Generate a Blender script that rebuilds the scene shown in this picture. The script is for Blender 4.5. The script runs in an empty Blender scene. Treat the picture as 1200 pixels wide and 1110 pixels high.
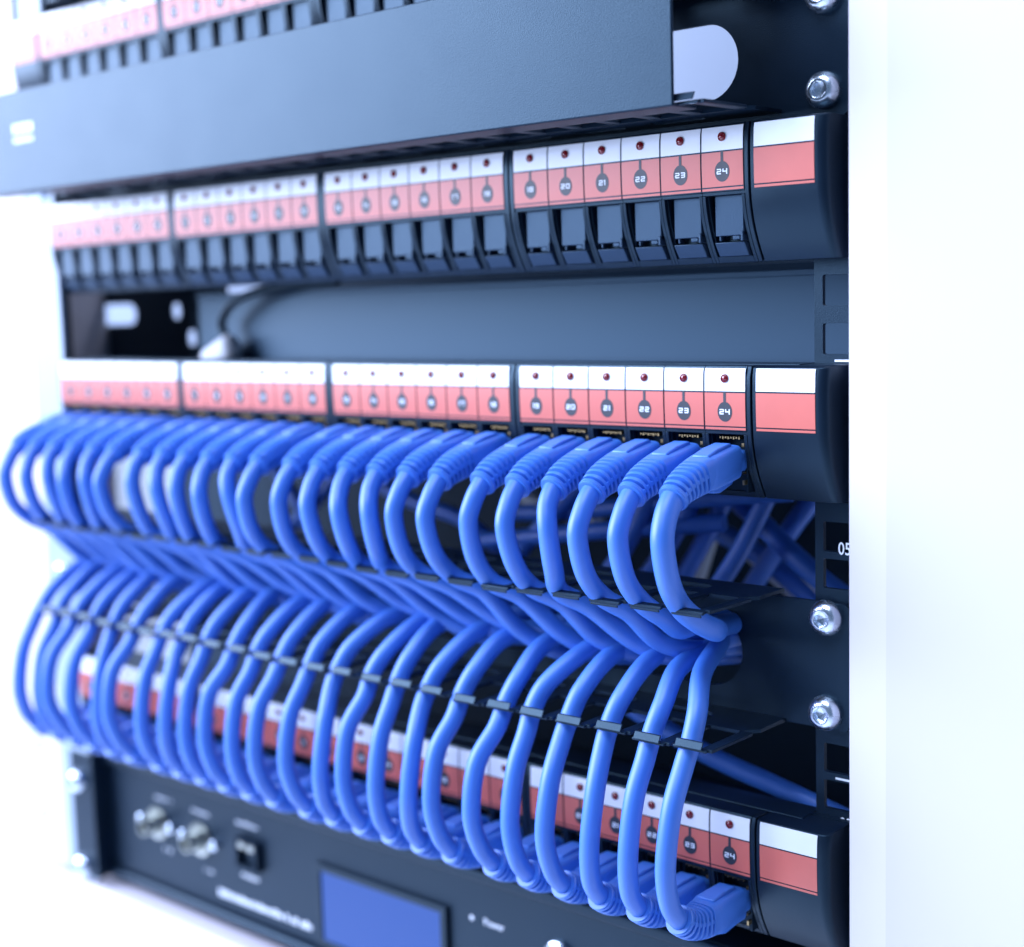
import bpy, math, random
from mathutils import Vector, Matrix
random.seed(7)
S = 0.001                      # everything below is written in millimetres
scn = bpy.context.scene
col = scn.collection

# ------------------------------------------------------------------ camera
cam_d = bpy.data.cameras.new('camera')
cam = bpy.data.objects.new('camera', cam_d)
col.objects.link(cam)
R = ((0.7574025287, 0.6523294651, -0.0284196845),
     (0.0549732984, -0.1070777640, -0.9927297159),
     (-0.6506299609, 0.7503336734, -0.1169616716))
right, down, fwd = [Vector(r) for r in R]
M = Matrix((right, -down, -fwd)).transposed().to_4x4()
M.translation = Vector((255.126, -400.977, 27.104)) * S
cam.matrix_world = M
cam_d.sensor_fit = 'HORIZONTAL'
cam_d.sensor_width = 36.0
cam_d.lens = 36.0 * 1694.35 / 1200.0
cam_d.clip_start = 0.01
cam_d.clip_end = 50.0
cam_d.dof.use_dof = True
cam_d.dof.focus_distance = 0.464
cam_d.dof.aperture_fstop = 5.3
scn.camera = cam

# ------------------------------------------------------------------ light
world = bpy.data.worlds.new('World')
scn.world = world
world.use_nodes = True
bg = world.node_tree.nodes['Background']
bg.inputs[0].default_value = (0.36, 0.58, 1.0, 1)
bg.inputs[1].default_value = 0.26


def area(name, loc, target, size, size_y, power, color):
    d = bpy.data.lights.new(name, 'AREA')
    d.shape = 'RECTANGLE'
    d.size, d.size_y = size, size_y
    d.energy = power
    d.color = color
    o = bpy.data.objects.new(name, d)
    o.location = loc
    o.rotation_euler = (Vector(target) - Vector(loc)).to_track_quat('-Z', 'Y').to_euler()
    col.objects.link(o)
    return o


area('left_key', (-1.9, -1.25, 0.75), (-0.2, 0, 0), 1.9, 1.7, 190, (0.60, 0.70, 1.0))  # added key for the left-front highlights and cover reflections, no known window
area('top_fill', (-0.1, -0.9, 1.5), (-0.15, 0, 0), 1.0, 0.6, 32, (0.58, 0.70, 1.0))  # added soft fill from above, its source unseen
area('wall_fill', (-0.6, 0.75, 1.3), (-0.6, 1.6, -0.2), 1.6, 0.8, 78, (0.62, 0.72, 1.0))  # added only to brighten the back wall
scn.view_settings.view_transform = 'Standard'
scn.view_settings.look = 'None'
scn.view_settings.exposure = 0.0
scn.view_settings.gamma = 1.0
scn.view_settings.use_curve_mapping = False
scn.cycles.max_bounces = 8
scn.cycles.use_denoising = True


# ------------------------------------------------------------------ materials
def mat(name, color, rough=0.5, metal=0.0, bump=0.0, bscale=400.0, vary=0.0, rvary=0.0,
        spec=0.5, tint=None, emit=None, estr=0.0, coat=0.0, vscale=60.0):
    m = bpy.data.materials.new(name)
    m.use_nodes = True
    nt = m.node_tree
    b = nt.nodes['Principled BSDF']
    b.inputs['Base Color'].default_value = (*color, 1)
    b.inputs['Roughness'].default_value = rough
    b.inputs['Metallic'].default_value = metal
    b.inputs['Specular IOR Level'].default_value = spec
    b.inputs['Coat Weight'].default_value = coat
    if tint:
        b.inputs['Specular Tint'].default_value = (*tint, 1)
    if emit:
        b.inputs['Emission Color'].default_value = (*emit, 1)
        b.inputs['Emission Strength'].default_value = estr
    tc = nt.nodes.new('ShaderNodeTexCoord')
    if bump > 0:
        n = nt.nodes.new('ShaderNodeTexNoise')
        n.inputs['Scale'].default_value = bscale
        n.inputs['Detail'].default_value = 3
        bp = nt.nodes.new('ShaderNodeBump')
        bp.inputs['Strength'].default_value = bump
        bp.inputs['Distance'].default_value = 0.0002
        nt.links.new(tc.outputs['Object'], n.inputs['Vector'])
        nt.links.new(n.outputs['Fac'], bp.inputs['Height'])
        nt.links.new(bp.outputs['Normal'], b.inputs['Normal'])
    if vary > 0 or rvary > 0:
        n2 = nt.nodes.new('ShaderNodeTexNoise')
        n2.inputs['Scale'].default_value = vscale
        n2.inputs['Detail'].default_value = 5
        nt.links.new(tc.outputs['Object'], n2.inputs['Vector'])
        if vary > 0:
            mr = nt.nodes.new('ShaderNodeMapRange')
            mr.inputs['To Min'].default_value = 1 - vary
            mr.inputs['To Max'].default_value = 1 + vary
            mx = nt.nodes.new('ShaderNodeVectorMath')
            mx.operation = 'SCALE'
            mx.inputs[0].default_value = color
            nt.links.new(n2.outputs['Fac'], mr.inputs['Value'])
            nt.links.new(mr.outputs['Result'], mx.inputs['Scale'])
            nt.links.new(mx.outputs['Vector'], b.inputs['Base Color'])
        if rvary > 0:
            m2 = nt.nodes.new('ShaderNodeMapRange')
            m2.inputs['To Min'].default_value = max(0.03, rough - rvary)
            m2.inputs['To Max'].default_value = min(1, rough + rvary)
            nt.links.new(n2.outputs['Fac'], m2.inputs['Value'])
            nt.links.new(m2.outputs['Result'], b.inputs['Roughness'])
    return m


BLACK_METAL = mat('black_powder_coat', (0.004, 0.010, 0.022), 0.40, tint=(0.46, 0.80, 1.0), spec=0.43, bump=0.32, bscale=2600, rvary=0.03, vary=0.15)
BLACK_PLASTIC = mat('black_plastic', (0.004, 0.009, 0.020), 0.38, tint=(0.46, 0.80, 1.0), spec=0.43, bump=0.15, bscale=2200, rvary=0.07, vary=0.15)
DARK_IN = mat('dark_interior', (0.003, 0.008, 0.020), 0.7, tint=(0.46, 0.80, 1.0), spec=0.43, vary=0.2)
SHUTTER = mat('grey_shutter_plastic', (0.022, 0.040, 0.075), 0.42, tint=(0.46, 0.80, 1.0), spec=0.43, bump=0.2, bscale=1800, rvary=0.08)
CASING = mat('grey_casing_paint', (0.035, 0.065, 0.11), 0.45, tint=(0.46, 0.80, 1.0), spec=0.43, bump=0.15, bscale=1500, vary=0.10, vscale=12)
WHITE_LABEL = mat('white_label', (0.86, 0.88, 0.90), 0.42, vary=0.02)
RED_LABEL = mat('red_label', (0.66, 0.150, 0.112), 0.38, vary=0.05, vscale=150)
BADGE = mat('dark_print', (0.028, 0.034, 0.045), 0.45)
PRINT = mat('white_print', (0.85, 0.9, 0.95), 0.5)
LED = mat('dark_red_lens', (0.20, 0.006, 0.012), 0.12, coat=0.6)
CABLE = mat('blue_cable_jacket', (0.040, 0.170, 0.60), 0.47, spec=0.8, bump=0.12, bscale=500, vary=0.08, rvary=0.06, vscale=90)
BOOT = mat('blue_plug_boot', (0.046, 0.195, 0.66), 0.46, spec=0.8, bump=0.12, bscale=900, vary=0.06, rvary=0.06, vscale=120)
GOLD = mat('brass_contacts', (0.36, 0.27, 0.14), 0.35, metal=1.0)
STEEL = mat('zinc_plated_steel', (0.74, 0.82, 0.90), 0.26, metal=1.0, bump=0.15, bscale=900, rvary=0.08, vscale=300)
WHITE_PAINT = mat('white_cabinet_paint', (0.70, 0.645, 0.68), 0.5, vary=0.015, vscale=8)
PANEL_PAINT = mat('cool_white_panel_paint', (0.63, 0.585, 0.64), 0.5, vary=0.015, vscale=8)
EAR_GLARE = mat('pale_ear_glare', (0.36, 0.44, 0.52), 0.4, vary=0.06)  # glare on black ears and end caps put into a pale colour
WALL = mat('white_wall_paint', (0.86, 0.88, 0.90), 0.8, vary=0.02, vscale=3)
FLOOR = mat('white_floor', (0.84, 0.86, 0.90), 0.5, vary=0.02, vscale=3)
LCD = mat('blue_lcd', (0.002, 0.010, 0.05), 0.3, spec=0.35, emit=(0.018, 0.115, 0.62), estr=0.7)
GREYMETAL = mat('nickel_shell', (0.45, 0.47, 0.42), 0.3, metal=1.0)
REAR_WHITE = mat('off_white_plastic', (0.62, 0.64, 0.68), 0.45, vary=0.03)
REAR_SHADED = mat('shaded_white_back', (0.20, 0.24, 0.30), 0.5, vary=0.03, vscale=6)  # shade on the white cabinet back put into the colour
REAR_PALE = mat('pale_grey_cable', (0.62, 0.66, 0.70), 0.5)


# ------------------------------------------------------------------ mesh helpers
class MB:
    def __init__(self):
        self.v, self.f = [], []

    def add(self, vs, fs):
        n = len(self.v)
        self.v += [tuple(p) for p in vs]
        self.f += [tuple(i + n for i in f) for f in fs]
        return self

    def box(self, x0, x1, y0, y1, z0, z1):
        vs = [(x, y, z) for x in (x0, x1) for y in (y0, y1) for z in (z0, z1)]
        return self.add(vs, [(0, 1, 3, 2), (4, 6, 7, 5), (0, 4, 5, 1), (2, 3, 7, 6), (0, 2, 6, 4), (1, 5, 7, 3)])

    def prism_x(self, prof, x0, x1):
        """closed profile of (y, z) points pushed along x"""
        n = len(prof)
        vs = [(x0, y, z) for y, z in prof] + [(x1, y, z) for y, z in prof]
        fs = [(i, (i + 1) % n, (i + 1) % n + n, i + n) for i in range(n)]
        fs += [tuple(range(n))[::-1], tuple(range(n, 2 * n))]
        return self.add(vs, fs)

    def loft(self, rings, cap=True):
        n = len(rings[0])
        vs = [p for r in rings for p in r]
        fs = []
        for k in range(len(rings) - 1):
            for i in range(n):
                j = (i + 1) % n
                fs.append((k * n + i, k * n + j, (k + 1) * n + j, (k + 1) * n + i))
        if cap:
            fs.append(tuple(range(n))[::-1])
            b = (len(rings) - 1) * n
            fs.append(tuple(range(b, b + n)))
        return self.add(vs, fs)

    def lathe(self, prof, c, seg=28):
        """profile of (radius, y) turned about an axis along y through c"""
        rings = [[(c[0] + r * math.cos(2 * math.pi * i / seg), c[1] + y, c[2] + r * math.sin(2 * math.pi * i / seg))
                  for i in range(seg)] for r, y in prof]
        return self.loft(rings)

    def obj(self, name, m, parent=None, smooth=False, bevel=0.0, loc=None, seg=2, angle=40):
        me = bpy.data.meshes.new(name)
        me.from_pydata([(x * S, y * S, z * S) for x, y, z in self.v], [], self.f)
        me.validate()
        me.update()
        import bmesh
        bm = bmesh.new()
        bm.from_mesh(me)
        bmesh.ops.recalc_face_normals(bm, faces=bm.faces)
        bm.to_mesh(me)
        bm.free()
        me.materials.append(m)
        o = bpy.data.objects.new(name, me)
        col.objects.link(o)
        if parent:
            o.parent = parent
        if loc:
            o.location = Vector(loc) * S
        if smooth:
            me.polygons.foreach_set('use_smooth', [True] * len(me.polygons))
            me.set_sharp_from_angle(angle=math.radians(angle))
        if bevel > 0:
            b = o.modifiers.new('bevel', 'BEVEL')
            b.width = bevel * S
            b.segments = seg
            b.limit_method = 'ANGLE'
            b.angle_limit = math.radians(35)
            b.harden_normals = False
        return o


def pill(x0, x1, z0, z1, seg=10):
    r = min((z1 - z0), (x1 - x0)) / 2
    return rrect(x0, x1, z0, z1, r * 0.999, seg)


def rrect(x0, x1, z0, z1, r, seg=5):
    pts = []
    for cx, cz, a in ((x1 - r, z1 - r, 0), (x0 + r, z1 - r, 90), (x0 + r, z0 + r, 180), (x1 - r, z0 + r, 270)):
        for k in range(seg + 1):
            t = math.radians(a + 90 * k / seg)
            pts.append((cx + r * math.cos(t), cz + r * math.sin(t)))
    return pts


def plate(outer, holes, thick, fn):
    """flat sheet with holes; fn maps (u, v, w) with w in 0..thick to x, y, z (mm)"""
    cu = bpy.data.curves.new('tmp', 'CURVE')
    cu.dimensions = '2D'
    cu.fill_mode = 'BOTH'
    cu.extrude = thick / 2
    for pts in [outer] + holes:
        sp = cu.splines.new('POLY')
        sp.points.add(len(pts) - 1)
        for p, (u, v) in zip(sp.points, pts):
            p.co = (u, v, 0, 1)
        sp.use_cyclic_u = True
    o = bpy.data.objects.new('tmp', cu)
    me = bpy.data.meshes.new_from_object(o)
    mb = MB()
    mb.add([fn(v.co.x, v.co.y, v.co.z + thick / 2) for v in me.vertices], [tuple(p.vertices) for p in me.polygons])
    bpy.data.objects.remove(o)
    bpy.data.curves.remove(cu)
    bpy.data.meshes.remove(me)
    return mb


def spline(pts, n):
    """Catmull-Rom through pts, resampled"""
    P = [Vector(p) for p in pts]
    P = [P[0] * 2 - P[1]] + P + [P[-1] * 2 - P[-2]]
    out = []
    segs = len(P) - 3
    for k in range(segs):
        a, b, c, d = P[k:k + 4]
        m = max(2, round(n / segs))
        for i in range(m):
            t = i / m
            out.append(0.5 * ((2 * b) + (c - a) * t + (2 * a - 5 * b + 4 * c - d) * t * t + (3 * b - a - 3 * c + d) * t ** 3))
    out.append(P[-2])
    return out


def frames(path, up=Vector((1, 0, 0))):
    fr = []
    for i, p in enumerate(path):
        t = (path[min(i + 1, len(path) - 1)] - path[max(i - 1, 0)]).normalized()
        if i == 0:
            a = (up - t * up.dot(t)).normalized()
        else:
            a = (fr[-1][1] - t * fr[-1][1].dot(t)).normalized()
        fr.append((t, a, t.cross(a)))
    return fr


def tube(path, r, seg=14, shape=None):
    """r: number or function of fraction; shape(f) -> (ra, rb, exponent) for a superellipse section"""
    mb = MB()
    fr = frames(path)
    rings = []
    n = len(path)
    for i, (p, (t, a, b)) in enumerate(zip(path, fr)):
        f = i / (n - 1)
        if shape:
            ra, rb, e = shape(f)
        else:
            ra = rb = r(f) if callable(r) else r
            e = 2
        ring = []
        for k in range(seg):
            th = 2 * math.pi * k / seg
            c, s = math.cos(th), math.sin(th)
            ring.append(p + a * (ra * math.copysign(abs(c) ** (2 / e), c)) + b * (rb * math.copysign(abs(s) ** (2 / e), s)))
        rings.append([tuple(q) for q in ring])
    return mb.loft(rings)


def text_mesh(body, h, m, name, parent, loc, sx=1.0, bold=0.0, align='CENTER'):
    """upright lettering facing -y, h = capital height in mm"""
    key = (body, h, sx, bold, align, m.name)
    if key not in TXT:
        cu = bpy.data.curves.new('tmp', 'FONT')
        cu.body = body
        cu.size = h * 1.38
        cu.align_x = align
        cu.align_y = 'CENTER'
        cu.offset = bold
        cu.extrude = 0.03
        cu.resolution_u = 3
        o = bpy.data.objects.new('tmp', cu)
        me = bpy.data.meshes.new_from_object(o)
        bpy.data.objects.remove(o)
        bpy.data.curves.remove(cu)
        for v in me.vertices:
            x, y, z = v.co
            v.co = (x * sx * S, -z * S, y * S)
        me.materials.clear()
        me.materials.append(m)
        me.name = name
        TXT[key] = me
    o = bpy.data.objects.new(name, TXT[key])
    col.objects.link(o)
    if parent:
        o.parent = parent
    o.location = Vector(loc) * S
    return o


TXT = {}
SEGS = {'0': 'abcdef', '1': 'bc', '2': 'abged', '3': 'abgcd', '4': 'fgbc', '5': 'afgcd', '6': 'afgedc', '7': 'abc', '8': 'abcdefg', '9': 'abgfcd'}


def number_mesh(body, h, m, name, parent, loc):
    """wide squared digits, drawn from butted strokes"""
    if body not in TXT:
        w, st, gap = h * 1.02, h * 0.21, h * 0.24
        tot = sum((st * 1.6 if ch == '1' else w) for ch in body) + gap * (len(body) - 1)
        x = -tot / 2
        mb = MB()
        H = h / 2
        for ch in body:
            ww = st * 1.6 if ch == '1' else w
            sg = SEGS[ch]
            bars = {'a': (H - st, H), 'g': (-st / 2, st / 2), 'd': (-H, -H + st)}
            if ch == '1':
                mb.box(x + st * .5, x + st * 1.6, 0, .08, -H, H)
                mb.box(x, x + st * .5, 0, .08, H - st * 1.1, H)
            else:
                for k, (z0, z1) in bars.items():
                    if k in sg:
                        i = st * .35
                        mb.box(x + (i if ch in '023689' else 0), x + ww - (i if ch in '023689' else 0), 0, .08, z0, z1)
                full = {'f': (0, 1, 0), 'e': (0, 0, 0), 'b': (1, 1, 0), 'c': (1, 0, 0)}
                for k, (side, up_, _) in full.items():
                    if k in sg:
                        z0, z1 = (st / 2, H - st) if up_ else (-H + st, -st / 2)
                        if ch == '4' or (ch in '7' ):
                            z0, z1 = (st / 2, H) if up_ and ch == '4' else ((st / 2, H - st) if up_ else (-H, -st / 2))
                        xx = x + ww - st * 1.15 if side else x
                        mb.box(xx, xx + st * 1.15, 0, .08, z0, z1)
                # fill at the middle where a stroke passes without a crossbar
                if 'g' not in sg:
                    if 'e' in sg:
                        mb.box(x, x + st * 1.15, 0, .08, -st / 2, st / 2)
                    mb.box(x + ww - st * 1.15, x + ww, 0, .08, -st / 2, st / 2)
            x += ww + gap
        o = mb.obj(name, m)
        TXT[body] = o.data
        bpy.data.objects.remove(o)
    o = bpy.data.objects.new(name, TXT[body])
    col.objects.link(o)
    o.parent = parent
    o.location = Vector(loc) * S
    return o




def thing(name, label, cat, loc=(0, 0, 0), group=None):
    o = bpy.data.objects.new(name, None)
    o.empty_display_size = 0.01
    col.objects.link(o)
    o.location = Vector(loc) * S
    o['label'] = label
    o['category'] = cat
    if group:
        o['group'] = group
    return o


def tag(o, label, cat, group=None):
    o['label'] = label
    o['category'] = cat
    if group:
        o['group'] = group
    return o


def structure(o):
    o['kind'] = 'structure'
    return o


# ------------------------------------------------------------------ the setting
structure(MB().box(-6000, 4500, 2100, 2140, -900, 2600).obj('wall', WALL))
structure(MB().box(-6000, 4500, -3000, 2098, -940, -900).obj('floor', FLOOR))

# ------------------------------------------------------------------ cabinet frame
cab = thing('rack_cabinet', 'white rack cabinet frame carrying all the panels, with dark punched mounting rails', 'cabinet', (0, 0, 0))
MB().box(42.95, 55.4, 3, 70, -420, 330).obj('door_post', WHITE_PAINT, cab)
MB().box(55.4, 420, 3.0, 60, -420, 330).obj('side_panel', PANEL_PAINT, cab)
MB().box(-620, 60, 1, 260, -420, -270).obj('plinth', WHITE_PAINT, cab, bevel=2)
pm = plate([(-560, -268), (-436.5, -268), (-436.5, 330), (-560, 330)],
           [rrect(-447, -441, -208, -201, 2.9), rrect(-447, -441, -246.5, -239.5, 2.9), rrect(-447, -441, 120, 127, 2.9)],
           3, lambda u, v, w: (u, 6 + w, v))
pm.obj('side_panel', WHITE_PAINT, cab)
MB().box(-560, -436.6, 9.4, 60, -268, 330).obj('door_post', WHITE_PAINT, cab)
MB().box(-436.3, -418, 3, 12, -266, 330).obj('door_post', WHITE_PAINT, cab, bevel=0.8)
# added pale strip for the glare on the black left ears and end caps
MB().box(-417.6, -391.2, 3, 5, -268, 163).obj('ear_glare_strip', EAR_GLARE, cab, bevel=0.3)
MB().box(-417.4, -395.5, 5.2, 8, -264, 330).obj('ear_glare_strip', EAR_GLARE, cab, bevel=0.3)
# right punched rail
zs = [28.4, 12.9, -3, -18, -35, -51.3, -63.5, -78, -94, -110, -125.5, -138, -154, -170, -186, -202, -218, 44, 60, 76, 92, 108, 124, 140]
holes = [rrect(26.2, 35.4, z - 4.9, z + 4.9, 0.5, 2) for z in zs]
plate([(23.2, -300), (44, -300), (44, 300), (23.2, 300)], holes, 1.8, lambda u, v, w: (u, 17.2 + w, v)).obj('mounting_rail', BLACK_METAL, cab, bevel=0.25)
text_mesh('05', 4.2, PRINT, 'rail_number', cab, (33.9, 17.1, -55.0), 0.82, 0.06)
text_mesh('03', 4.2, PRINT, 'rail_number', cab, (34.2, 17.1, -147.2), 0.82, 0.06)
for z in (5.9, -132.0):
    MB().box(30.5, 40, 17.0, 17.15, z - .35, z + .35).obj('rail_mark', PRINT, cab)
# left punched rail
holes = [rrect(-421, -412.5, z - 4.9, z + 4.9, 0.5, 2) for z in zs]
plate([(-434, -264), (-407.5, -264), (-407.5, 300), (-434, 300)], [h for h in holes if h[0][1] > -255], 1.8, lambda u, v, w: (u, 17.2 + w, v)).obj('mounting_rail', BLACK_METAL, cab)
# perforated rear bracket seen through the gap; added dark backings for the interior shade
plate([(-500, -2), (-332, -2), (-332, 42), (-500, 42)],
      [pill(-474, -409, 21.5, 32.5), rrect(-378, -370, 24, 32, 2.5), rrect(-366, -358, 10, 18, 2.5)],
      2, lambda u, v, w: (u, 60 + w, v)).obj('rear_bracket', BLACK_METAL, cab)
MB().box(-560, 60, 190, 194, -300, -12).obj('shade_backing', DARK_IN, cab)
MB().box(-430, 48, 185, 189, 20, 84).obj('shade_backing', DARK_IN, cab)
MB().box(-1150, 60, 420, 424, -10, 420).obj('rear_panel', REAR_SHADED, cab)  # carried far left to dim what shows through the bracket holes

# ------------------------------------------------------------------ patch panels
PITCH, GAP = 16.0, 4.559


def px(n):
    return -((24 - n) * PITCH + ((24 - n) // 6) * GAP)


def yp(z):
    """bulging front of the panel: depth of the face at height z (0 = lamp row)"""
    if z > 3.2:
        return 0.25 + (z - 3.2) ** 2 * 0.35
    if z > -16:
        return 0.25 * ((z + 6) / 9.2) ** 2 - 0.0
    t = (-16 - z) / 23.0
    return 0.30 + 1.2 * t + 7.2 * t * t


def face(z0, z1, off=0.0, n=8):
    return [(yp(z0 + (z1 - z0) * i / n) + off, z0 + (z1 - z0) * i / n) for i in range(n + 1)]


def slab(mb, x0, x1, z0, z1, back=9.0, off=0.0, n=8):
    p = face(z0, z1, off, n)
    mb.prism_x(p + [(back, z1), (back, z0)], x0, x1)
    return mb


def strip(x0, x1, z0, z1, off, th=0.22, n=5):
    p = face(z0, z1, off, n)
    q = [(y + th, z) for y, z in p][::-1]
    return MB().prism_x(p + q, x0, x1)


# shared meshes of one port
def port_template():
    t = {}
    b = MB()
    slab(b, -7.99, 7.99, -16.3, 4.9)
    slab(b, -7.99, 7.99, -17.4, -16.3, off=0.35, n=1)
    for s in (-1, 1):
        x0, x1 = sorted((s * 6.75, s * 7.99))
        slab(b, x0, x1, -38.8, -17.4)
        # thin inner flange
        x0, x1 = sorted((s * 6.1, s * 6.75))
        slab(b, x0, x1, -36.8, -17.4, off=1.2)
    slab(b, -6.75, 6.75, -38.8, -36.8)
    t['bezel'] = b.obj('bezel', BLACK_PLASTIC, smooth=True, bevel=0.12, seg=1)
    t['white_label'] = strip(-7.7, 7.7, -3.35, 4.15, -0.12).obj('white_label', WHITE_LABEL, smooth=True)
    t['red_label'] = strip(-7.7, 7.7, -14.7, -3.85, -0.12).obj('red_label', RED_LABEL, smooth=True)
    t['label_edge'] = strip(-7.7, 7.7, -15.9, -15.15, -0.12, n=1).obj('label_edge', RED_LABEL)
    # lollipop shaped number badge
    bd = MB()
    seg = 28
    ring = [(2.75 * math.cos(2 * math.pi * i / seg), -10.0 + 3.25 * math.sin(2 * math.pi * i / seg)) for i in range(seg)]
    vs = [(x, yp(z) - 0.20, z) for x, z in ring] + [(x, yp(z) - 0.10, z) for x, z in ring]
    bd.add(vs, [tuple(range(seg))] + [(i, (i + 1) % seg, (i + 1) % seg + seg, i + seg) for i in range(seg)])
    bd.add([(x, yp(z) - o, z) for o in (0.20, 0.10) for x, z in ((-.5, -7.1), (.5, -7.1), (.5, -3.5), (-.5, -3.5))],
           [(0, 1, 2, 3), (0, 1, 5, 4), (1, 2, 6, 5), (2, 3, 7, 6), (3, 0, 4, 7)])
    t['badge'] = bd.obj('badge', BADGE)
    led = MB().lathe([(1.45, -0.13), (1.45, -0.35), (1.2, -0.45), (1.1, -0.22), (0.9, -0.4), (0.45, -0.62), (0.02, -0.68)], (0, 0.05, 0.9), 20)
    t['lamp'] = led.obj('lamp', LED, smooth=True)
    # closed shutter
    sh = MB()
    sh.prism_x([(2.6, -17.4), (2.9, -30.3), (6.2, -30.3), (6.2, -17.4)], -4.6, 6.0)
    sh.prism_x([(3.2, -32.4), (6.2, -36.8), (8.2, -36.8), (8.2, -32.0)], -5.2, 6.0)
    sh.box(-3.4, -2.6, 3.1, 6, -31.9, -30.3)
    sh.box(1.6, 4.4, 3.1, 6, -31.6, -30.3)
    sh.box(5.0, 6.0, 2.4, 6, -32.1, -29.0)
    t['shutter'] = sh.obj('shutter', SHUTTER, bevel=0.25, smooth=True)
    # open socket: walls and contact springs
    so = MB()
    so.box(-6.1, 6.1, 7.6, 8.8, -36.7, -17.5)
    so.box(-6.1, -5.0, 4.0, 7.6, -36.7, -17.5)
    so.box(5.0, 6.1, 4.0, 7.6, -36.7, -17.5)
    t['socket'] = so.obj('socket', DARK_IN)
    ct = MB()
    for k in range(8):
        x = -3.6 + k * 1.03
        ct.box(x - .22, x + .22, 2.6, 7.5, -18.9 - 0.3 * (k % 2), -18.4)
    ct.box(5.05, 5.95, 1.9, 3.9, -21.5, -20.3)
    ct.box(5.15, 5.6, 1.9, 3.9, -30.5, -29.8)
    ct.box(5.2, 5.9, 2.0, 3.9, -34.0, -32.5)
    t['contacts'] = ct.obj('contacts', GOLD)
    return t


TPL = port_template()
first = {k: True for k in TPL}


def part(key, parent, loc=(0, 0, 0)):
    o = TPL[key]
    if first[key]:
        first[key] = False
    else:
        o = o.copy()
        col.objects.link(o)
    o.parent = parent
    o.location = Vector(loc) * S
    return o


def end_cap(parent, sgn):
    """right end cap for sgn 1; mirrored about the panel's middle for -1"""
    mid = -190.85
    mx = (lambda x: x) if sgn > 0 else (lambda x: 2 * mid - x)
    b = MB()
    xs = [10.3, 33.6, 34.6, 35.5, 36.3, 36.8]
    dy = [0, 0, 0.12, 0.55, 1.3, 2.4]
    zsn = [4.9, 4.4] + [4.4 - 43.2 * i / 14 for i in range(1, 15)]
    rings = []
    for x, d in zip(xs, dy):
        pr = [(yp(z) + d + (0.5 if i == 0 else 0), z) for i, z in enumerate(zsn)]
        rings.append([(mx(x), y, z) for y, z in pr] + [(mx(x), 14.6, -38.8), (mx(x), 14.6, 4.9)])
    b.loft(rings)
    o = b.obj('end_cap', BLACK_PLASTIC, parent, smooth=True, bevel=0.15, seg=1)
    for nm, m, z0, z1 in (('white_label', WHITE_LABEL, -3.2, 4.15), ('red_label', RED_LABEL, -14.7, -3.7), ('label_edge', RED_LABEL, -15.9, -15.15)):
        a, c = sorted((mx(11.7), mx(32.9)))
        strip(a, c, z0, z1, -0.14).obj(nm, m, o, smooth=True)
    return o


def patch_panel(zoff, label, plugged, left_cap, skip=()):
    t = thing('patch_panel', label, 'patch panel', (0, 0, zoff), 'rows of the 24-port patch panel')
    for n in range(24, 0, -1):
        x = px(n)
        p = thing_part = bpy.data.objects.new('port', None)
        p.empty_display_size = .005
        col.objects.link(p)
        p.parent = t
        p.location = (x * S, 0, 0)
        for k in ('bezel', 'white_label', 'red_label', 'label_edge', 'badge', 'lamp'):
            part(k, p)
        if plugged:
            part('socket', p)
            part('contacts', p)
        else:
            part('shutter', p)
        number_mesh(str(n), 1.75, PRINT, 'number', p, (0.0, yp(-10) - 0.29, -10.0))
    # dividers between the modules of six
    for k in (0, 6, 12, 18, 24):
        if k == 0:
            x0, x1 = 8.0, 9.6
        elif k == 24:
            x0, x1 = px(1) - 8 - 1.6, px(1) - 8.0
        else:
            x0, x1 = px(24 - k) + 8.0, px(25 - k) - 8.0
            m_ = (x0 + x1) / 2
            slab(MB(), x0 + 0.02, m_ - 0.25, -38.8, 4.9, n=12).obj('divider', BLACK_PLASTIC, t, smooth=True, bevel=0.2, seg=1)
            slab(MB(), m_ + 0.25, x1 - 0.02, -38.8, 4.9, n=12).obj('divider', BLACK_PLASTIC, t, smooth=True, bevel=0.2, seg=1)
            continue
        slab(MB(), x0 + .02, x1, -38.8, 4.9, n=12).obj('divider', BLACK_PLASTIC, t, smooth=True, bevel=0.2, seg=1)
    end_cap(t, 1)
    if left_cap:
        end_cap(t, -1)
    hs = MB()
    hs.box(-391, 22.5, 9.2, 21.5, -38.6, 5.2)
    hs.box(-390, 21.5, 21.5, 80, -37.5, -16)
    hs.obj('housing', BLACK_METAL, t, bevel=0.3)
    MB().box(-391.2, 36.6, 14.8, 16.9, -38.7, 5.0).obj('mounting_ear', BLACK_METAL, t)
    return t


Z0, Z1, Z2, Z3 = 168.0, 77.0, 0.0, -150.3
patch_panel(Z0, 'topmost patch panel, half hidden behind the flat black cover, its left end cap in view', False, True)
patch_panel(Z1, 'patch panel with all ports empty and shuttered, just below the flat black cover', False, False)
patch_panel(Z2, 'middle patch panel whose blue cables curl downwards into the upper comb', True, False)
patch_panel(Z3, 'lowest patch panel whose blue cables rise in front of its red labels', True, False)


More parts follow.
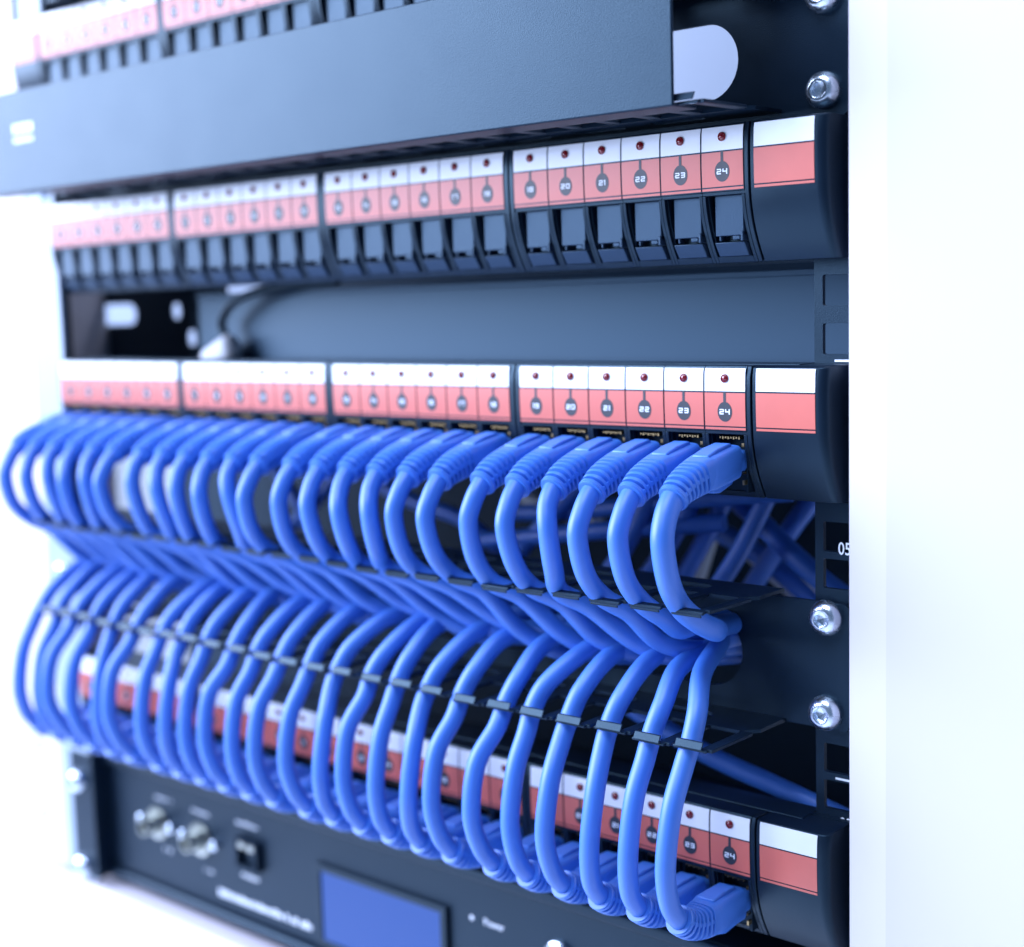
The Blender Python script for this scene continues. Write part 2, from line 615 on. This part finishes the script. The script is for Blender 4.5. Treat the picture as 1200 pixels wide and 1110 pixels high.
# ------------------------------------------------------------------ screws
def screw_mesh():
    seg = 36
    # domed flange head, axis along y, outer face towards -y, hex socket sunk in
    prof = [(5.8, 0.0), (6.0, -0.7), (5.85, -1.5), (5.4, -2.4), (4.8, -3.2), (4.1, -3.8), (3.5, -4.1), (3.1, -4.2), (2.75, -4.2)]
    rings = []
    for r, y in prof:
        rings.append([(r * math.cos(2 * math.pi * i / seg), y, r * math.sin(2 * math.pi * i / seg)) for i in range(seg)])

    def hexr(a):
        a = (a + math.pi / 6) % (math.pi / 3) - math.pi / 6
        return 2.1 / math.cos(a)
    for r_, y in ((1.12, -4.05), (1.05, -2.2)):
        rings.append([(r_ * hexr(2 * math.pi * i / seg + .3) * math.cos(2 * math.pi * i / seg), y,
                       r_ * hexr(2 * math.pi * i / seg + .3) * math.sin(2 * math.pi * i / seg)) for i in range(seg)])
    rings.append([(0.2 * math.cos(2 * math.pi * i / seg), -1.6, 0.2 * math.sin(2 * math.pi * i / seg)) for i in range(seg)])
    mb = MB()
    mb.loft(rings)
    return mb.obj('screw', STEEL, smooth=True, angle=32)


SCREW = screw_mesh()
SCREW_USED = [False]


def screw(parent, x, y, z, rot=0.0):
    o = SCREW
    if SCREW_USED[0]:
        o = o.copy()
        col.objects.link(o)
    SCREW_USED[0] = True
    o.parent = parent
    o.location = (x * S, y * S, z * S)
    o.rotation_euler = (0, rot, 0)


# ------------------------------------------------------------------ cable managers
TAB0, TABP = 3.9, 16.12


def finger_template(lower):
    f = MB()
    # stem, running forwards on the right of its gap, then a T tip bent over the gap
    f.box(4.9, 9.0, -29.4, -5.5, -0.6, 0.6)
    if lower:
        f.prism_x([(-29.3, -0.6), (-30.4, -0.6), (-30.4, 0.25), (-29.3, 0.6)], -5.4, 7.4)
        f.prism_x([(-31.2, 0.6), (-31.8, 0.5), (-30.5, 2.9), (-29.9, 2.9)], -3.9, 6.4)
    else:
        f.prism_x([(-29.0, -0.6), (-31.2, -1.0), (-31.2, 0.0), (-29.0, 0.6)], -5.2, 7.4)
        f.prism_x([(-30.6, -1.0), (-31.2, -1.0), (-31.0, -1.9), (-30.4, -1.9)], -4.8, 6.6)
    return f.obj('finger', BLACK_METAL, bevel=0.25, seg=1)


FT = {True: finger_template(True), False: finger_template(False)}
FUSED = {True: False, False: False}


def comb(parent, z, lower):
    holes = []
    for k in range(12):
        xx = -18 - k * 32.2
        if xx - 12 > -374:
            holes.append(pill(xx - 12, xx + 9, 0.5, 7.0, 4))
    m = plate([(13, 14.9), (13, -1), (8, -6), (-372, -6), (-377, -1), (-377, 14.9)], holes, 1.2, lambda u, v, w: (u, v, w - 0.6))
    c = m.obj('comb', BLACK_METAL, parent, loc=(0, 0, z), bevel=0.2)
    for k in range(24):
        o = FT[lower]
        if FUSED[lower]:
            o = o.copy()
            col.objects.link(o)
        FUSED[lower] = True
        o.parent = c
        o.location = ((TAB0 - TABP * k) * S, 0, 0)
        o.rotation_euler = (random.uniform(-.02, .02), 0, random.uniform(-.015, .015))
    return c


def manager(zlo, zhi, label, zt, zb, screws, slots, cover=None):
    t = thing('cable_manager', label, 'cable manager', (0, 0, 0), 'horizontal cable managers with comb fingers')
    plate(rrect(-417, 36.6, zlo, zhi, 2.6, 4), slots, 1.6, lambda u, v, w: (u, 15.0 + w, v)).obj('back_plate', BLACK_METAL, t, bevel=0.2)
    comb(t, zt, False)
    comb(t, zb, True)
    for x, z in screws:
        screw(t, x, 15.0 if x > 0 else 3.0, z, random.uniform(0, 1))
    if cover:
        z0, z1 = cover
        c = MB()
        x0, x1 = -395, 4.0
        c.prism_x([(-33.2, z0), (-33.2, z1), (-20, z1 + .6), (-20, z1 - .6), (-32, z1 - 1.2), (-32, z0 + 1.2), (-20, z0 + 1.2), (-20, z0)], x0, x1)
        co = c.obj('cover', BLACK_METAL, t, bevel=0.5, seg=3, smooth=True)
        lg = MB()
        x = -362.5
        for r_, zz in ((0, 113.2), (1, 108.0)):
            for k in range(4 if r_ == 0 else 6):
                w_ = 3.3 if r_ == 0 else 2.0
                g = 4.3 if r_ == 0 else 2.8
                lg.box(x + k * g, x + k * g + w_, -33.35, -33.22, zz - (2.0 if r_ == 0 else 1.1), zz + (2.0 if r_ == 0 else 1.1))
        lg.obj('maker_mark', PRINT, co)
    return t


slots1 = [pill(-74, -3, 91.7, 116.6, 12), pill(-170, -92, 91.7, 116.6, 12), pill(-270, -190, 91.7, 116.6, 12), pill(-370, -290, 91.7, 116.6, 12)]
manager(82.2, 127.4, 'upper cable manager closed by a flat black cover, with nothing in it', 126.5, 85.6, [(28.3, 90.3), (28.0, 119.8), (-402, 90.3), (-402, 119.8)],
        slots1, cover=(84.4, 130.4))
slots2 = [pill(-84, -3.6, -107, -81, 12), pill(-182, -92, -107, -81, 12), pill(-280, -190, -107, -81, 12), pill(-372, -288, -107, -81, 12)]
manager(-115.0, -72.6, 'open cable manager full of blue cables between the two cabled patch panels', -70.2, -114.6,
        [(28.6, -77.6), (28.2, -109.6), (-408, -82), (-403, -104)], slots2)
t = manager(174.5, 218, 'cable manager whose underside just shows at the top left corner', 217, 176.2, [], [pill(-370, -10, 182, 208, 10)])


# ------------------------------------------------------------------ blue cables
def boot_parts():
    out = {}
    for key, sg in (('down', -1), ('up', 1)):
        z0 = -26.3
        # body of the plug
        b = MB()
        rings = []
        for y, hw, hh, e in ((5.5, 5.6, 3.6, 5), (1.0, 5.6, 3.6, 5), (0.6, 5.85, 5.6, 6), (-13.0, 5.85, 5.7, 6), (-15.5, 5.6, 5.4, 5), (-16.0, 5.0, 4.8, 4)):
            seg = 28
            r = []
            for k in range(seg):
                th = 2 * math.pi * (k + .5) / seg
                c, s = math.cos(th), math.sin(th)
                r.append((hw * math.copysign(abs(c) ** (2 / e), c), y, z0 + hh * math.copysign(abs(s) ** (2 / e), s)))
            rings.append(r)
        b.loft(rings)
        if sg < 0:
            b.v = [(x, y, z + 0.19 * min(0, y)) for x, y, z in b.v]
        plug = b.obj('plug', BOOT, smooth=True, angle=50, bevel=0.25)
        # latch hood on top, tab below
        h = MB()
        top = z0 + 5.6
        h.prism_x([(-0.5, top - .5), (-1.5, top + 1.0), (-9, top + 1.3), (-15, top + 0.7), (-15, top - .5)], -3.1, 3.1)
        if sg < 0:
            h.v = [(x, y, z + 0.19 * min(0, y)) for x, y, z in h.v]
        hood = h.obj('latch_hood', BOOT, bevel=0.45, smooth=True)
        lt = MB()
        bt = z0 - 5.6
        lt.prism_x([(0.0, bt + 0.3), (0.0, bt - 1.6), (-7.5, bt - 2.4), (-12.0, bt - 1.2), (-12.0, bt + 0.3)], -3.0, 3.0)
        if sg < 0:
            lt.v = [(x, y, z + 0.19 * min(0, y)) for x, y, z in lt.v]
        latch = lt.obj('latch', BOOT, bevel=0.6, smooth=True)
        # ribbed boot
        if sg < 0:
            path = [(0, -13.6, z0 - 2.5), (0, -20, z0 - 3.9), (0, -26, z0 - 5.9), (0, -31, z0 - 8.9)]
        else:
            path = [(0, -14.0, z0), (0, -20, z0 + .1), (0, -26.0, z0 + 1.4), (0, -31.0, z0 + 4.6)]
        P = spline(path, 140)
        nr = 6

        def shp(f):
            k = min(1, f / 0.85)
            w = 5.75 * (1 - k) + 4.95 * k
            hgt = 5.7 * (1 - k) + 4.95 * k
            e = 4.5 * (1 - k) + 2.1 * k
            if 0.16 < f < 0.90:
                ph = (f - 0.16) / (0.90 - 0.16) * nr
                fr_ = ph - math.floor(ph)
                g = 0.0 if fr_ < 0.50 else 1.0
                w -= 1.5 * g
                hgt -= 1.5 * g
            if f > 0.965:
                w -= 0.35
                hgt -= 0.35
            return w, hgt, e
        bm_ = tube(P, 1, 28, shp)
        # spines joining the ribs at the sides of the boot, broken like the real moulding
        fr = frames(P)
        n = len(P)
        for side in (math.pi * .04, math.pi * 0.96):
            idx = range(int(.14 * n), int(.93 * n))
            rings = []
            for i in idx:
                w, hgt, e = shp(i / (n - 1) if True else 0)
                k = min(1, (i / (n - 1)) / .85)
                rr = 5.75 * (1 - k) + 4.95 * k - 0.25
                tt, a, bb = fr[i]
                cdir = a * math.cos(side) + bb * math.sin(side)
                tdir = -a * math.sin(side) + bb * math.cos(side)
                c0 = P[i] + cdir * rr
                rings.append([tuple(c0 + cdir * u + tdir * v) for u, v in ((0.0, -.6), (0.0, .6), (-1.3, .6), (-1.3, -.6))])
            bm_.loft(rings)
        boot = bm_.obj('boot', BOOT, smooth=True, angle=45)
        out[key] = (plug, boot, hood, latch, Vector(path[-1]), (Vector(path[-1]) - Vector(path[-2])).normalized())
    return out


BP = boot_parts()
BUSED = {'down': False, 'up': False}
rnd = random.Random(31)


def cable(n, key, zoff, label, group):
    x = px(n)
    t = thing('network_cable', label, 'cable', (x, 0, zoff), group)
    plug, boot, hood, latch, end, d = BP[key]
    if BUSED[key]:
        plug, boot, hood, latch = [o.copy() for o in (plug, boot, hood, latch)]
        for o in (plug, boot, hood, latch):
            col.objects.link(o)
    BUSED[key] = True
    for o in (plug, boot):
        o.parent = t
    for o in (hood, latch):
        o.parent = plug
    dx = 0 if n == 24 else rnd.uniform(-1.3, 1.3)
    dy = 0 if n == 24 else rnd.uniform(-1.2, 1.2)
    dc = 0 if n == 24 else rnd.uniform(-1.5, 1.5)
    if n < 22:
        dc, dx, dy = dc * 1.5, dx * 2.6, dy * 1.8
    st = rnd.random()
    e0 = end - d * 7
    e1 = end - d * 0.5
    L = []
    if key == 'down':
        ex = min(x + 36 + 16 * st, -9 - (24 - n) * 1.2) - x          # exit through the back plate, seen from the port
        zz = -96.0 - 6 * ((n * 5) % 7) / 6.0
        if n == 24:
            ex, zz = -7, -84.5
        if n == 23:
            ex, zz = -9 - x, -83.5
        if n == 22:
            ex, zz = -9.0 - x, -93.5
        if n == 21:
            zz = -97
        L = [e0, e1, (0.1 + dx * .3, -35.0 + dy * .3, -40.6), (0.5 + dx, -37.2 + dy, -48.5), (0.3 + dx + dc * .5, -33.6 + dy, -61.5),
             (-0.2 + dc, -26.0, -70.6), (1.6 + dc + max(0, ex) * .14, -18.0, -76.8),
             (max(0, ex) * .44, -9 + 2 * st, -81.0 * .5 + zz * .5), (ex * .76 if ex > 0 else ex * .8, 1.0, zz + 2.0), (ex, 20, zz), (ex + 8, 42, zz - 2)]
        if n == 24:
            L[-4] = (2.0, -10, -80.5)
    else:
        zz = 64.0 - 5 * ((n * 3) % 5) / 4.0      # in panel coordinates: -150 + 63 = -87
        ex = min(x + 14 + 20 * st, -10) - x
        if n == 24:
            ex, zz = -11, 62
        if n == 23:
            ex, zz = 6, 60
        L = [e0, e1, (0.2 + dx * .3, -36.2 + dy * .3, -14.6), (0.7 + dx, -38.8 + dy, -1.5), (1.6 + dx, -36.2 + dy, 16.5),
             (1.6 + dc, -29.5 + dy * .5, 28.5), (1.6 + dc, -24.6, 36.5), (2.0 + dc + ex * .10, -19.8, 45.0),
             (ex * .38, -9.0, 54.5), (ex * .72, 6.0 + 2 * st, zz - 1.5), (ex, 14, zz), (ex + 6, 36, zz)]
    P = spline(L, 110)
    j = tube(P, 3.8 if n == 24 and key == 'down' else 3.4, 18).obj('jacket', CABLE, t, smooth=True, angle=80)
    t.rotation_euler = (0, 0, 0)
    return t


ORD = ['', 'rightmost', 'second from the right', 'third from the right', 'fourth from the right', 'fifth from the right', 'sixth from the right',
       'seventh from the right', 'eighth from the right', 'ninth from the right', 'tenth from the right', 'eleventh from the right',
       'twelfth from the right', 'twelfth from the left', 'eleventh from the left', 'tenth from the left', 'ninth from the left',
       'eighth from the left', 'seventh from the left', 'sixth from the left', 'fifth from the left', 'fourth from the left',
       'third from the left', 'second from the left', 'leftmost']
for n in range(24, 0, -1):
    cable(n, 'down', Z2, 'blue cable curling down from the middle patch panel, ' + ORD[25 - n], 'blue cables plugged into the middle panel')
for n in range(24, 0, -1):
    cable(n, 'up', Z3, 'blue cable rising from the lowest patch panel, ' + ORD[25 - n], 'blue cables plugged into the lowest panel')

# cables behind the racks' front, seen in the gaps
rear = [
    ([(-62.8, 50, -42), (-76, 50, -66), (-92.6, 50, -87.9), (-110, 56, -115)], 3.6, 'shaded dark blue cable behind the gap, furthest left of the four leaning left'),
    ([(-47, 58, -42), (-62, 58, -66), (-79.5, 58, -88.8), (-98, 62, -118)], 3.6, 'shaded dark blue cable behind the gap, second of the four leaning left'),
    ([(-38, 66, -42), (-52, 66, -66), (-66.6, 66, -89.5), (-84, 70, -120)], 3.6, 'shaded dark blue cable behind the gap, third of the four leaning left'),
    ([(-18, 60, -42), (-31, 60, -66), (-44.7, 60, -87), (-60, 64, -116)], 3.6, 'shaded dark blue cable behind the gap, nearest the rail of the four leaning left'),
    ([(-12, 96, -40), (-30, 90, -66), (-49, 90, -93), (-70, 92, -120)], 4.0, 'dim blue cable deep behind the rail gap leaning left'),
    ([(-60, 84, -44), (-40, 78, -55), (-6, 75, -79), (30, 80, -100)], 4.2, 'dim blue cable crossing down to the right behind the rail, upper'),
    ([(-80, 104, -66), (-48, 100, -77), (-19, 100, -95), (10, 104, -112)], 4.2, 'dim blue cable crossing down to the right behind the rail, lower'),
    ([(-98, 52, -44), (-118, 50, -62), (-137, 50, -81), (-160, 56, -110)], 3.6, 'shaded blue cable leaning behind the fourth curl from the right'),
    ([(-250, 70, -42), (-272, 66, -62), (-300, 66, -84), (-330, 70, -110)], 3.6, 'shaded blue cable leaning behind the far left curls'),
    ([(-30, 90, -40), (20, 80, -50), (60, 76, -70), (90, 70, -85)], 4.2, 'blurred blue cable crossing behind the rail above the manager'),
    ([(-150, 60, -62), (-110, 55, -58), (-60, 52, -50), (-10, 60, -44)], 3.6, 'blue cable running sideways behind the curls, upper of two'),
    ([(-160, 50, -74), (-120, 48, -68), (-80, 50, -62), (-40, 62, -58)], 3.6, 'blue cable running sideways behind the curls, lower of two'),
    ([(-230, 58, -52), (-200, 56, -60), (-170, 56, -66), (-150, 60, -80)], 3.6, 'blue cable slanting down behind the middle curls'),
    ([(-300, 60, -50), (-285, 56, -60), (-275, 56, -70), (-270, 60, -90)], 3.6, 'blue cable slanting down behind the far left curls'),
    ([(-66, 26, -122), (-46, 28, -131.0), (-26, 29, -138.3), (-4, 31, -144.0), (16, 33, -149.5), (40, 35, -156)], 3.7, 'blue cable sloping down to the right rail above the lowest patch panel'),
]
for pts, r, lab in rear:
    tag(tube(spline(pts, 30), r, 14).obj('network_cable', CABLE, smooth=True, angle=80), lab, 'cable', 'loose cables behind the panels')
for pts, r, lab in (([(-58, 100, -48), (-43, 95, -62.4), (-22.7, 95, -81), (0, 96, -100)], 3.6, 'pale grey rod slanting behind the rail gap, the longest one'),
                    ([(-74, 105, -64), (-59.9, 105, -75.1), (-36, 105, -92.1), (-20, 105, -104)], 2.6, 'thin pale rod below the longest one, behind the rail gap'),
                    ([(-74, 110, -62), (-78, 110, -74.5), (-86, 110, -97)], 3.2, 'pale grey rod standing between the dark blue cables'),
                    ([(-190, 110, -60), (-160, 104, -66), (-130, 100, -70)], 3.5, 'pale grey rod lying behind the middle curls')):
    tag(tube(spline(pts, 20), r, 12).obj('support_rod', REAR_PALE, smooth=True, angle=80), lab, 'rod', 'pale rods behind the panels')

# ------------------------------------------------------------------ grey casing behind the gap, with its cable
cs = thing('equipment_casing', 'plain grey equipment casing filling the gap between two patch panels', 'equipment', (0, 0, 0))
MB().box(-328, 60, 40, 180, -20, 35.0).obj('body', CASING, cs, bevel=0.6)
MB().box(-328, 60, 39.0, 41.5, 33.6, 35.9).obj('top_lip', CASING, cs, bevel=0.4)
cc = thing('connector_lead', 'dark curved lead with a white plug in front of the grey casing', 'cable', (-300, 32, 8))
tube(spline([(4, 0, 4), (0, 0, 14), (14, -2, 24), (40, 0, 29), (80, 2, 31)], 30), 2.2, 12).obj('lead', BLACK_PLASTIC, cc, smooth=True)
pg = MB().box(-14, 11, -6, 5, -8, 6).obj('plug', REAR_WHITE, cc, bevel=5.2, seg=5, smooth=True)
pg.rotation_euler = (0, -0.42, 0)

# ------------------------------------------------------------------ rack device at the bottom
dv = thing('rack_device', 'black rack device with blue screen and two round metal connectors below the cables', 'device', (0, 10, -232.5))
ZT, ZB = 33.4, -33.6
DX0, DX1 = -389, 24
MB().box(DX0, DX1, 2.0, 130, ZB + .3, ZT - .3).obj('body', BLACK_METAL, dv, bevel=0.4)
MB().box(DX0, DX1, -1.2, 2.0, ZT - 5.0, ZT).obj('top_lip', BLACK_METAL, dv, bevel=1.4, seg=3, smooth=True)
MB().box(DX0, DX1, -1.2, 2.0, ZB, ZB + 5.2).obj('bottom_lip', BLACK_METAL, dv, bevel=1.6, seg=3, smooth=True)
MB().box(-409, DX0 + .1, -7.4, -4.2, ZB, ZT).obj('mounting_ear', BLACK_METAL, dv, bevel=0.4)
MB().box(DX0 - 2.0, DX0 + .0, -4.2, 6, ZB + .5, ZT - .5).obj('ear_return', BLACK_METAL, dv)
for z in (17.5, -28.0):
    screw(dv, -402.0, -7.4, z + (-1 if z < 0 else 0), 0.4)


def bnc(x, z):
    c = MB().lathe([(8.2, 0), (8.2, -1.0), (6.0, -1.3), (5.6, -4), (4.2, -4.1), (4.2, -9.5), (3.4, -9.6), (3.4, -4), (0.9, -4.1), (0.9, -8), (0.05, -8.1)], (x, 2.0, z), 24)
    o = c.obj('round_connector', GREYMETAL, dv, smooth=True, angle=30)
    for s in (-1, 1):
        MB().lathe([(2.6, 0), (2.6, -2.2), (1.9, -2.9), (0.05, -3)], (x + s * 12.3, 2.0, z), 16).obj('post', STEEL, o, smooth=True, angle=30)
    return o


bnc(-346.5, 3.9)
bnc(-311.5, 3.2)
rj = MB()
for a in ((-8, 8, -1.4, 2, 5.8, 7.2), (-8, 8, -1.4, 2, -7.2, -5.8), (-8, -6.2, -1.4, 2, -5.8, 5.8), (6.2, 8, -1.4, 2, -5.8, 5.8)):
    rj.box(a[0] - 273, a[1] - 273, a[2], a[3], a[4] + 5, a[5] + 5)
ro = rj.obj('square_socket', DARK_IN, dv, bevel=0.2)
MB().box(-273 - 5, -273 - .5, -1.6, 1.9, 8.0, 10.6).obj('contact_plate', GREYMETAL, ro)
MB().box(-273 + 1.5, -273 + 6, -1.6, 1.9, 7.6, 10.2).obj('contact_plate', GREYMETAL, ro)
sc = MB().box(-222, -148, 0.6, 2.0, -23, 9.4)
scr = sc.obj('screen', LCD, dv, bevel=0.3)
fr_ = MB()
for a in ((-225.5, -144.5, 9.4, 12.2), (-225.5, -144.5, -25.8, -23), (-225.5, -222, -23, 9.4), (-148, -144.5, -23, 9.4)):
    fr_.box(a[0], a[1], -0.1, 2.0, a[2], a[3])
fr_.obj('screen_frame', BLACK_PLASTIC, dv, bevel=0.3)
bt = MB().lathe([(6.6, 0), (6.6, -1.6), (5.8, -2.2), (5.0, -1.4), (4.8, -0.4), (0.05, -0.4)], (-85.5, 2.0, 7.2), 30)
bt.obj('button', STEEL, dv, smooth=True, angle=30)


def dashes(name, x0, x1, z, h, dz=0.0, w=1.6, g=0.7):
    mb = MB()
    x = x0
    r = random.Random(int(-x0))
    while x < x1:
        ww = w * r.uniform(.6, 1.2)
        hh = h * r.choice((.75, .8, 1.0))
        zz = z + dz * (x - x0) / max(1, (x1 - x0))
        mb.box(x, min(x + ww, x1), 1.85, 1.99, zz - h / 2, zz - h / 2 + hh)
        x += ww + (g if r.random() > .14 else 2 * g + .8)
    return mb.obj(name, PRINT, dv)


dashes('caption', -347.5, -334.5, 17.5, 1.8, w=1.0, g=1.0)
dashes('caption', -317, -303.5, 17.0, 1.8, w=1.0, g=1.0)
dashes('caption', -283, -267, 18.6, 2.0, w=1.0, g=1.0)
dashes('caption', -342, -336, -8.5, 2.4, w=.9, g=1.1)
dashes('caption', -309, -303, -11.5, 2.4, w=.9, g=1.1)
dashes('caption', -280, -268, -7.0, 2.2, w=1.0, g=.9)
dashes('title', -299, -231, -20.3, 3.4, w=2.0, g=.7)
text_mesh('Power', 3.0, PRINT, 'caption', dv, (-119.5, 1.9, 11.0), 1.0, 0.05)
MB().lathe([(1.1, 0), (1.1, -.1), (0.02, -.1)], (-131.5, 2.0, 11.0), 12).obj('power_dot', PRINT, dv)
